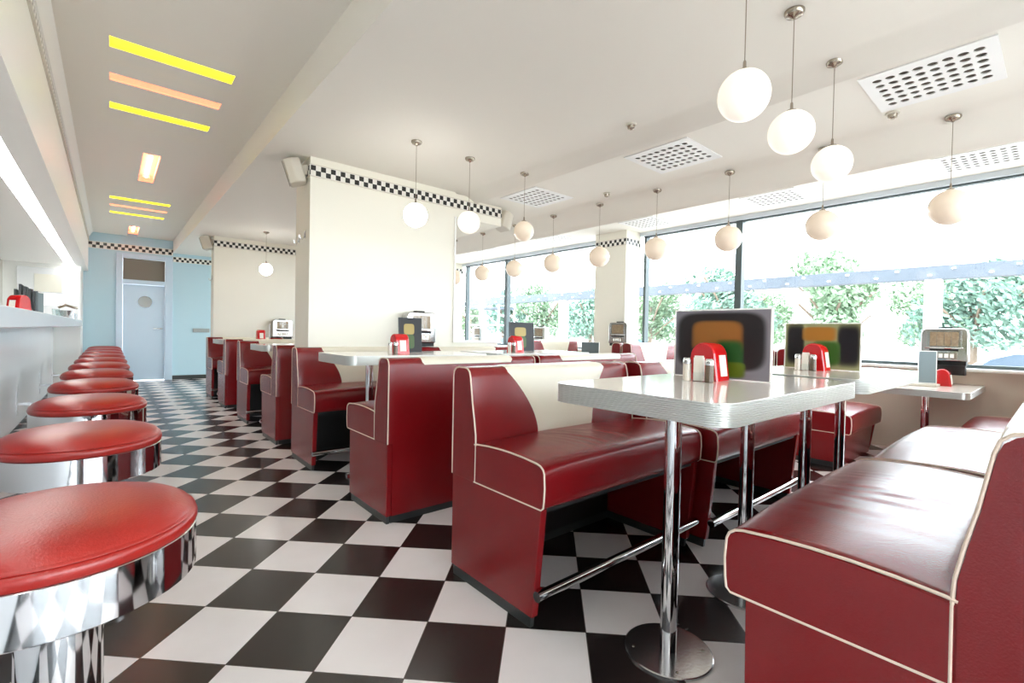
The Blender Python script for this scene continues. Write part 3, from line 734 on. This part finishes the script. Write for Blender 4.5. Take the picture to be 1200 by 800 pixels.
# footrest brackets on the bar front
def make_bracket():
    t = thing('footrest_bracket', 'x', 'footrest bracket')
    build('bracket_plate', MB().box(0, 0.006, -0.012, 0.012, -0.10, 0.16), M['steel'], t, smooth=False)
    build('bracket_arm', MB().box(0.006, 0.10, -0.008, 0.008, -0.012, 0.012), M['steel'], t, smooth=False)
    return t
fbk = make_bracket(); used = [False]
for k, y in enumerate((5.92, 7.67, 9.1)):
    first_or_dup(fbk, used, (-0.62, y, 0.22), 0, ['grey bracket on the bar front, seen left of the second stool', 'grey bracket on the bar front, seen left of the fourth stool', 'grey bracket on the bar front, farthest and hardest to see'][k], 'grey brackets on the bar front')

# ------------------------------------------------------------------ table sets
def make_napkin():
    # arched side panels face +-y, napkins show on the slanted +-x faces
    t = thing('napkin_dispenser', 'x', 'napkin dispenser')
    n = 18; arc = [(-0.054, 0.0), (-0.053, 0.01)] + [(-0.043*math.cos(PI*k/n), 0.083+0.045*math.sin(PI*k/n)) for k in range(n+1)] + [(0.053, 0.01), (0.054, 0.0)]
    rows = []
    for y, s_ in ((-0.047, 0.93), (-0.042, 0.985), (-0.034, 1.0), (0.034, 1.0), (0.042, 0.985), (0.047, 0.93)):
        rows.append([(x*s_, y, z*(0.4+0.6*s_)) for x, z in arc])
    b = MB(); b.grid(rows, wrap=True); m = len(arc)
    b.f.append(tuple(range(m))); b.mi.append(0); b.f.append(tuple(range(5*m, 6*m))[::-1]); b.mi.append(0)
    build('body', b, M['redplastic'], t, angle=40)
    for sg in (-1, 1):
        q = MB(); y0, y1 = -0.022, 0.022
        p = [(sg*0.0535, 0.016), (sg*0.0445, 0.086)]; p2 = [(sg*0.0555, 0.016), (sg*0.0465, 0.086)]
        q.add([(p[0][0], y0, p[0][1]), (p[0][0], y1, p[0][1]), (p[1][0], y1, p[1][1]), (p[1][0], y0, p[1][1]), (p2[0][0], y0, p2[0][1]), (p2[0][0], y1, p2[0][1]), (p2[1][0], y1, p2[1][1]), (p2[1][0], y0, p2[1][1])],
              [(0, 1, 2, 3), (4, 5, 6, 7), (0, 1, 5, 4), (1, 2, 6, 5), (2, 3, 7, 6), (3, 0, 4, 7)])
        build('napkin_stack', q, M['napkin'], t, smooth=False)
    return t
def make_shaker(m, nm, cat):
    t = thing(nm, 'x', cat)
    build('glass_body', MB().lathe([(0.0125, 0.0), (0.014, 0.003), (0.013, 0.056)], n=12), m, t, angle=20)
    build('lid', MB().lathe([(0.0138, 0.056), (0.0138, 0.069), (0.010, 0.076), (0.001, 0.078)], n=20), M['chrome'], t)
    return t
def make_packets():
    t = thing('sugar_packet_holder', 'x', 'sugar packets')
    build('holder', MB().box(-0.018, 0.018, -0.012, 0.012, 0.0, 0.03), M['jarglass'], t, bevel=0.002)
    p = MB()
    for k in range(7): 
        y = -0.009+0.003*k; h = 0.078+0.007*math.sin(k*2.1)
        p.box(-0.015+0.001*(k % 3), 0.013+0.001*(k % 2), y, y+0.0018, 0.002, h)
    build('packets', p, M['napkin'], t, smooth=False)
    return t
nap = make_napkin(); nu = [False]; salt = make_shaker(M['salt'], 'salt_shaker', 'salt shaker'); su = [False]
pep = make_shaker(M['pepper'], 'pepper_shaker', 'pepper shaker'); pu = [False]; pk = make_packets(); ku = [False]
def card(name, lab, cat, w, h, m, loc, rz, tilt=0.10, acrylic=True, t_=0.006, rimc=None):
    t = thing(name, lab, cat, loc, rz, 'menus on the tables')
    b = MB(); b.box(-w/2, w/2, -t_/2, t_/2, 0.004, h)
    o = build('menu_sheet', b, m, t, smooth=False); o.rotation_euler = (-tilt, 0, 0)
    r = MB(); e = 0.005; q = t_/2+0.0015
    r.box(-w/2-e, w/2+e, -q, q, 0.0, 0.004); r.box(-w/2-e, w/2+e, -q, q, h, h+e); r.box(-w/2-e, -w/2, -q, q, 0.004, h); r.box(w/2, w/2+e, -q, q, 0.004, h)
    o = build('menu_frame', r, rimc or M['white'], t, smooth=False); o.rotation_euler = (-tilt, 0, 0)
    return t
H90 = -PI/2
def napkin(x, y, z, lb, rz=H90): return first_or_dup(nap, nu, (x, y, z), rz, lb, 'red napkin dispensers')
def shakers(ps, pp, z, where):
    first_or_dup(salt, su, (*ps, z), 0, 'salt shaker '+where, 'salt shakers'); first_or_dup(pep, pu, (*pp, z), 0, 'pepper shaker '+where, 'pepper shakers')
napkin(1.563, 0.79, ZT, 'red napkin dispenser before the big menu card on the foreground table')
shakers((1.468, 0.816), (1.462, 0.736), ZT, 'beside the red dispenser on the foreground table')
first_or_dup(pk, ku, (1.472, 0.776, ZT), H90, 'sugar packets between the shakers on the foreground table', 'sugar packet holders')
card('menu_card', 'big landscape menu card in a white frame on the foreground table', 'menu card', 0.335, 0.24, M['menu0'], (1.63, 0.785, ZT), H90, tilt=0.0)
napkin(2.568, 0.772, ZT, 'red napkin dispenser before the second menu card on the second table')
shakers((2.475, 0.815), (2.475, 0.752), ZT, 'beside the red dispenser on the second table')
first_or_dup(pk, ku, (2.478, 0.783, ZT), H90, 'sugar packets between the shakers on the second table', 'sugar packet holders')
card('menu_card', 'landscape menu card with two dark sides on the second table', 'menu card', 0.315, 0.222, M['menu1'], (2.64, 0.77, ZT), H90, tilt=0.0)
napkin(1.45, 2.84, ZT, 'red napkin dispenser on the table before the cream pier')
shakers((1.365, 2.80), (1.385, 2.765), ZT, 'on the table before the cream pier')
card('menu_card', 'upright dark menu behind the dispenser on the pier table', 'menu card', 0.165, 0.235, M['menu2'], (1.585, 2.94, ZT), 0.0, tilt=0.06, rimc=M['darkcard'])
napkin(2.46, 2.84, ZT, 'red napkin dispenser on the middle row table')
shakers((2.365, 2.80), (2.375, 2.76), ZT, 'on the middle row table')
card('menu_card', 'upright dark menu standing on the middle row table', 'menu card', 0.26, 0.235, M['menu2'], (2.62, 2.94, ZT), 0.0, tilt=0.06, rimc=M['darkcard'])
napkin(1.52, 6.92, ZT, 'small red napkin dispenser on the farthest aisle table')
card('menu_card', 'thin menu seen almost edge on, on the farthest aisle table', 'menu card', 0.14, 0.2, M['darkcard'], (1.64, 6.98, ZT), math.radians(72), tilt=0.0)
card('menu_card', 'blue grey menu card on the low table beside the window pier', 'menu card', 0.26, 0.245, M['greycard'], (4.30, 3.62, 0.595), H90, tilt=0.0)
napkin(4.82, 0.595, 0.595, 'red napkin dispenser on the low window table')
card('menu_card', 'narrow grey menu leaning in a stand on the low window table', 'menu card', 0.10, 0.24, M['greycard'], (4.72, 0.67, 0.612), math.radians(-70), tilt=0.05)
tag(build('menu_tray', MB().box(4.60, 4.76, 0.60, 0.76, 0.5955, 0.611), M['plastic'], bevel=0.003), 'small pale tray on the low window table', 'tray')

# ------------------------------------------------------------------ chrome wall boxes (song selectors)
def make_selector():
    t = thing('song_selector', 'x', 'song selector')    # front towards -y, origin bottom centre rear
    w = 0.142
    out = [(-w, 0.03), (-w, 0.24)] + [(-w+0.035*(1-math.cos(a)), 0.24+0.05*math.sin(a)) for a in (0.4, 0.8, 1.2, PI/2)] + [(w-0.035*(1-math.cos(a)), 0.24+0.05*math.sin(a)) for a in (PI/2, 1.2, 0.8, 0.4)] + [(w, 0.24), (w, 0.03)]
    build('housing', MB().prism(out, -0.10, 0.0, 'y'), M['selchrome'], t, bevel=0.01, seg=3)
    pg = MB()
    for i in range(4):
        x0 = -0.085+0.043*i
        pg.box(x0, x0+0.040, -0.104, -0.1005, 0.150, 0.262)
    build('title_pages', pg, mat('cream_title_cards', srgb(196, 172, 138), 0.4, var=(60, srgb(120, 90, 70))), t, smooth=False)
    gl = MB(); rows = []
    for z in (0.14, 0.27):
        rows.append([(0.105*math.sin(a*PI/2/8), -0.112-0.012*math.cos(a*PI/2/8), z) for a in range(-8, 9)])
    gl.grid(rows); build('curved_glass', gl, M['clear'], t, recalc=False)
    br = MB(); br.tube([(-0.11, -0.105, 0.137), (-0.06, -0.122, 0.135), (0.06, -0.122, 0.135), (0.11, -0.105, 0.137)], 0.007, n=10)
    build('chrome_rail', br, M['chrome'], t)
    bt = MB(); bt.box(-0.085, 0.085, -0.112, -0.1005, 0.112, 0.128)
    build('button_bar', bt, M['black'], t, smooth=False)
    lo = MB(); lo.box(-0.08, 0.08, -0.108, -0.1005, 0.05, 0.10); build('lower_plate', lo, M['nickel'], t, bevel=0.003)
    sc = MB()
    for x in (-0.05, -0.017, 0.017, 0.05): sc.box(x-0.012, x+0.012, -0.110, -0.1085, 0.058, 0.09)
    build('speaker_slots', sc, M['white'], t, smooth=False)
    build('top_cap', MB().box(-0.045, 0.045, -0.07, -0.03, 0.289, 0.303), M['black'], t, bevel=0.004)
    build('mount', MB().box(-w+0.012, w-0.012, -0.085, 0.0, 0.0, 0.03), M['black'], t, smooth=False)
    return t
sel = make_selector(); used = [False]
for x, y, z, rz, lb in [(2.02, 3.655, 0.80, 0, 'chrome song selector box on the cream pier wall behind the menu'),
                        (1.98, 7.745, 0.775, 0, 'chrome song selector box on the far cream wall'),
                        (5.13, 0.62, 0.745, -PI/2, 'large chrome song selector box on the sill above the low window table'),
                        (4.89, 3.60, 0.80, -PI/2, 'chrome song selector box standing before the window pier'),
                        (5.14, 5.28, 0.745, -PI/2, 'small song selector box on the sill beyond the window pier'),
                        (5.14, 6.90, 0.745, -PI/2, 'tiny song selector box on the sill seen through the opening')]:
    first_or_dup(sel, used, (x, y, z), rz, lb, 'chrome song selectors')
tag(build('selector_block', MB().box(4.99, 5.075, 0.49, 0.745, 0.672, 0.744), M['black'], smooth=False), 'black block carrying the chrome selector on the sill', 'block')

# ------------------------------------------------------------------ things on the bar
o = first_or_dup(nap, nu, (-0.42, 4.10, 0.995), 0.9, 'red napkin dispenser on the bar counter at the left edge', 'red napkin dispensers'); o.scale = (0.8,)*3
mh = thing('menu_rack', 'rack of black menus standing on the bar counter', 'menu rack', (-0.42, 4.48, 0.995))
for k in range(5):
    o = build('menu', MB().box(-0.055+0.022*k, -0.043+0.022*k, -0.07, 0.07, 0.004, 0.15+0.012*((k*7) % 4)), M['darkcard'], mh, smooth=False); o.rotation_euler = (0.03*(k-2), 0, 0)
build('rack_base', MB().box(-0.07, 0.07, -0.06, 0.06, 0, 0.006), M['steel'], mh)
card('menu_card', 'grey menu board on the bar counter beside the black menus', 'menu card', 0.13, 0.16, M['greycard'], (-0.40, 4.98, 0.995), math.radians(80), tilt=0.0)
def glassware(x, y, r, h, lb):
    t = thing('drinking_glass', lb, 'glass', (x, y, 0.995), 0, 'glasses on the bar counter')
    build('glass_wall', MB().lathe([(r*0.8, 0), (r, h), (r*0.94, h), (r*0.75, 0.008), (0.001, 0.008)], n=20), M['jarglass'], t)
glassware(-0.40, 6.35, 0.03, 0.08, 'small glass on the bar, just past the grey menu board')
glassware(-0.39, 6.60, 0.03, 0.075, 'small glass on the bar, between two others')
glassware(-0.38, 6.85, 0.03, 0.08, 'small glass on the bar, next to the steel juicer')
jc = thing('citrus_juicer', 'steel lever juicer on the bar counter near its far end', 'juicer', (-0.385, 7.35, 0.995))
build('cup', MB().lathe([(0.045, 0), (0.05, 0.005), (0.03, 0.02), (0.045, 0.05), (0.06, 0.09), (0.055, 0.09), (0.001, 0.06)], n=24), M['steel'], jc)
build('lever', MB().tube([(-0.06, 0, 0.12), (0.0, 0.0, 0.15), (0.06, 0.05, 0.13), (0.09, 0.12, 0.125)], 0.014, n=10), M['nickel'], jc)
for k, y in enumerate((8.0, 8.45)):
    t = thing('steel_container', ['square steel container on the bar by the juicer', 'last square steel container at the far end of the bar'][k], 'container', (-0.385, y, 0.995), 0, 'steel containers on the bar')
    build('tub', MB().box(-0.05, 0.05, -0.10, 0.10, 0, 0.075), M['steel'], t, bevel=0.004)
    build('tub_lid', MB().box(-0.052, 0.052, -0.102, 0.102, 0.075, 0.085), M['white'], t, bevel=0.003)
# back of the kitchen seen over the bar: cupboard with lit hatch
kc = thing('wall_cupboard', 'white gloss cupboard with a lit hatch at the end of the kitchen', 'cupboard', (-0.72, 9.4, 1.0))
build('cupboard_body', MB().box(-0.26, 0.385, -0.05, -0.001, 0.0, 0.72), M['counter'], kc, bevel=0.004)
build('cupboard_door', MB().box(-0.09, 0.19, -0.058, -0.0505, 0.38, 0.63), M['wall'], kc, bevel=0.003)
build('hatch', MB().box(-0.03, 0.21, -0.056, -0.0505, 0.20, 0.35), M['litwin'], kc, smooth=False)

# ------------------------------------------------------------------ outside
g = build('ground', MB().box(XW+0.1, 70, -60, 80, -0.35, -0.15), M['paving'], smooth=False); g['kind'] = 'structure'
g2 = build('ground', MB().box(-60, XW+0.1, -60, Y0-0.1, -0.35, -0.15), M['paving'], smooth=False); g2['kind'] = 'structure'
aw = thing('street_canopy', 'long pale canopy with a grey beam and white columns outside the windows', 'canopy', (9.0, 0, 0))
build('fascia_beam', MB().box(-0.1, 0.1, -14, 26, 1.82, 2.01), M['awning'], aw, smooth=False)
for k in range(9):
    build('canopy_rafter', MB().box(-3.4, -0.1, -9.0+4*k-0.05, -9.0+4*k+0.05, 2.50, 2.60), M['outwhite'], aw, smooth=False)
sp_ = MB()
for k in range(60):
    for q, zz in ((0, 1.95), (0.25, 1.87)): sp_.lathe([(0.022, 0), (0.022, 0.012)], cx=-0.12, cy=-12+0.62*k+q, cz=zz, n=10)
o = build('downlights', sp_, M['strip'], aw); o['kind'] = 'stuff'
for y in (-6, 1.24, 8.5, 15.5, 22):
    build('canopy_column', MB().box(-0.09, 0.09, y-0.09, y+0.09, -0.15, 1.82), M['outwhite'], aw, smooth=False)
def crown(seed, R, H_, n=2600, leaf=0.10):
    rnd = random.Random(seed); mb = MB(); blobs = [(rnd.uniform(-0.6, 0.6)*R, rnd.uniform(-0.6, 0.6)*R, rnd.uniform(0.15, 0.9)*H_, rnd.uniform(0.3, 0.5)*R) for _ in range(14)]
    for i in range(n):
        b = blobs[i % 14]; d = Vector((rnd.gauss(0, 1), rnd.gauss(0, 1), rnd.gauss(0, 1))).normalized()*b[3]*rnd.uniform(0.6, 1.08)
        c = Vector((b[0], b[1], b[2]))+d; a = Vector((rnd.gauss(0, 1), rnd.gauss(0, 1), rnd.gauss(0, 1))).normalized(); e = a.orthogonal().normalized(); s_ = leaf*rnd.uniform(0.7, 1.5)
        f_ = a.cross(e)
        mb.add([c-e*s_, c-f_*s_*0.5, c+e*s_, c+f_*s_*0.5], [(0, 1, 2, 3)])
    return mb
def make_tree(seed, m):
    t = thing('street_tree', 'x', 'tree')
    build('trunk', MB().lathe([(0.14, 0), (0.10, 0.6), (0.08, 1.4), (0.04, 2.4)], n=12), M['bark'], t)
    br = MB()
    rnd = random.Random(seed)
    for k in range(6):
        a = k*1.05; br.tube([(0, 0, 1.0+0.1*k), (0.5*math.cos(a), 0.5*math.sin(a), 1.6+0.12*k), (1.0*math.cos(a), 1.0*math.sin(a), 2.0+0.15*k)], 0.035, n=6)
    build('branches', br, M['bark'], t)
    c = build('leaf_crown', crown(seed, 1.24, 2.4, n=4200, leaf=0.075), m, t, smooth=False, recalc=False); c.location = (0, 0, 0.9*U)
    return t
trs = [make_tree(11, M['leafA']), make_tree(12, M['leafB'])]; tu = [[False], [False]]
TL = ['leafy tree outside at the far right edge of the window', 'leafy street tree behind the chrome selector on the sill', 'green tree outside just left of the white canopy column', 'tree outside above the second menu card',
      'tree outside above the foreground menu card', 'bushy tree right of the tall dark mullion', 'tree outside left of the tall dark mullion', 'tree outside beside the window pier',
      'tree outside beyond the window pier, right of the white post', 'tree outside beyond the pier, left of the white post', 'pale tree farther back behind the parked cars', 'pale tree farther back, near the mullion',
      'pale far tree above the parked cars in the middle window', 'far tree at the right behind the others', 'far tree left of the chrome selector box', 'far tree behind the left window pane', 'far tree seen beyond the window pier', 'last far tree beyond the pier, behind the scaffold']
spots = [(16.5, -1.6), (16.5, 1.5), (16.5, 4.6), (16.5, 7.7), (16.5, 10.8), (16.5, 13.9), (16.5, 17.0), (16.5, 20.1), (16.5, 23.2), (16.5, 26.3), (23.5, 3.1), (23.5, 15.4), (23.5, 9.0), (23.5, -0.6), (23.5, 6.0), (23.5, 12.1), (23.5, 18.7), (23.5, 22.2)]
for i, (x, y) in enumerate(spots):
    k = i % 2; o = first_or_dup(trs[k], tu[k], (x, y, -0.2), i*1.3, TL[i], 'street trees outside the windows'); s_ = 0.95+0.28*((i*5) % 4)/4
    o.scale = (s_,)*3
def make_car(m):
    t = thing('parked_car', 'x', 'car')
    prof = [(-1.75, 0.22), (-1.8, 0.45), (-1.72, 0.62), (-1.35, 0.70), (-0.95, 1.02), (-0.5, 1.14), (0.35, 1.13), (0.8, 0.95), (1.1, 0.72), (1.65, 0.62), (1.78, 0.45), (1.75, 0.22)]
    build('car_body', MB().prism([(a/U, b/U) for a, b in prof], -0.72/U, 0.72/U, 'x'), m, t, bevel=0.05, seg=3)
    gl = [(-0.98, 0.74), (-0.80, 0.98), (-0.47, 1.07), (0.33, 1.06), (0.70, 0.93), (0.92, 0.74)]
    build('side_windows', MB().prism([(a/U, b/U) for a, b in gl], -0.73/U, 0.73/U, 'x'), M['carglass'], t, smooth=False)
    for sy_ in (-1.1, 1.1):
        for sx_ in (-1, 1):
            w_ = MB(); R_ = 0.3/U
            w_.prism([(sy_/U+R_*math.cos(a*PI/12), 0.3/U+R_*math.sin(a*PI/12)) for a in range(24)], (sx_*0.76-0.1)/U, (sx_*0.76+0.1)/U, 'x')
            build('wheel', w_, M['tyre'], t)
    return t
for i, (c, x, y, lb) in enumerate([('silver', 13.2, 0.3, 'silver parked car outside at the right edge of the window'), ('white', 13.2, 3.8, 'pale parked car outside between the menu card and the selector'),
                                   ('blue', 13.2, 9.8, 'blue parked car outside seen left of the tall mullion'), ('dark', 13.0, 17.2, 'dark blue parked car beside the window pier'), ('silver', 13.2, 13.4, 'silver parked car outside behind the cream seat backs')]):
    t = make_car(CARC[c]); t.location = Vector((x, y, -0.15))*U; t['label'] = lb; t['group'] = 'parked cars'
sc_ = thing('scaffold_tower', 'white scaffold tower standing outside beyond the window pier', 'scaffold', (10.6, 13.6, -0.15), 0.2)
for a in (-0.7, 0.7):
    for b in (-0.45, 0.45): build('scaffold_post', MB().tube([(b, a, 0), (b, a, 4.6)], 0.03, n=8), M['outwhite'], sc_)
ru = MB()
for k in range(13):
    z = 0.35+0.34*k
    for a in (-0.7, 0.7): ru.tube([(-0.45, a, z), (0.45, a, z)], 0.018, n=6)
    if k % 3 == 0:
        for b in (-0.45, 0.45): ru.tube([(b, -0.7, z), (b, 0.7, z)], 0.018, n=6); ru.tube([(b, -0.7, z), (b, 0.7, z+0.9)], 0.014, n=6)
build('scaffold_rungs', ru, M['outwhite'], sc_)
build('scaffold_deck', MB().box(-0.45, 0.45, -0.7, 0.7, 1.95, 2.0), M['awning'], sc_, smooth=False)
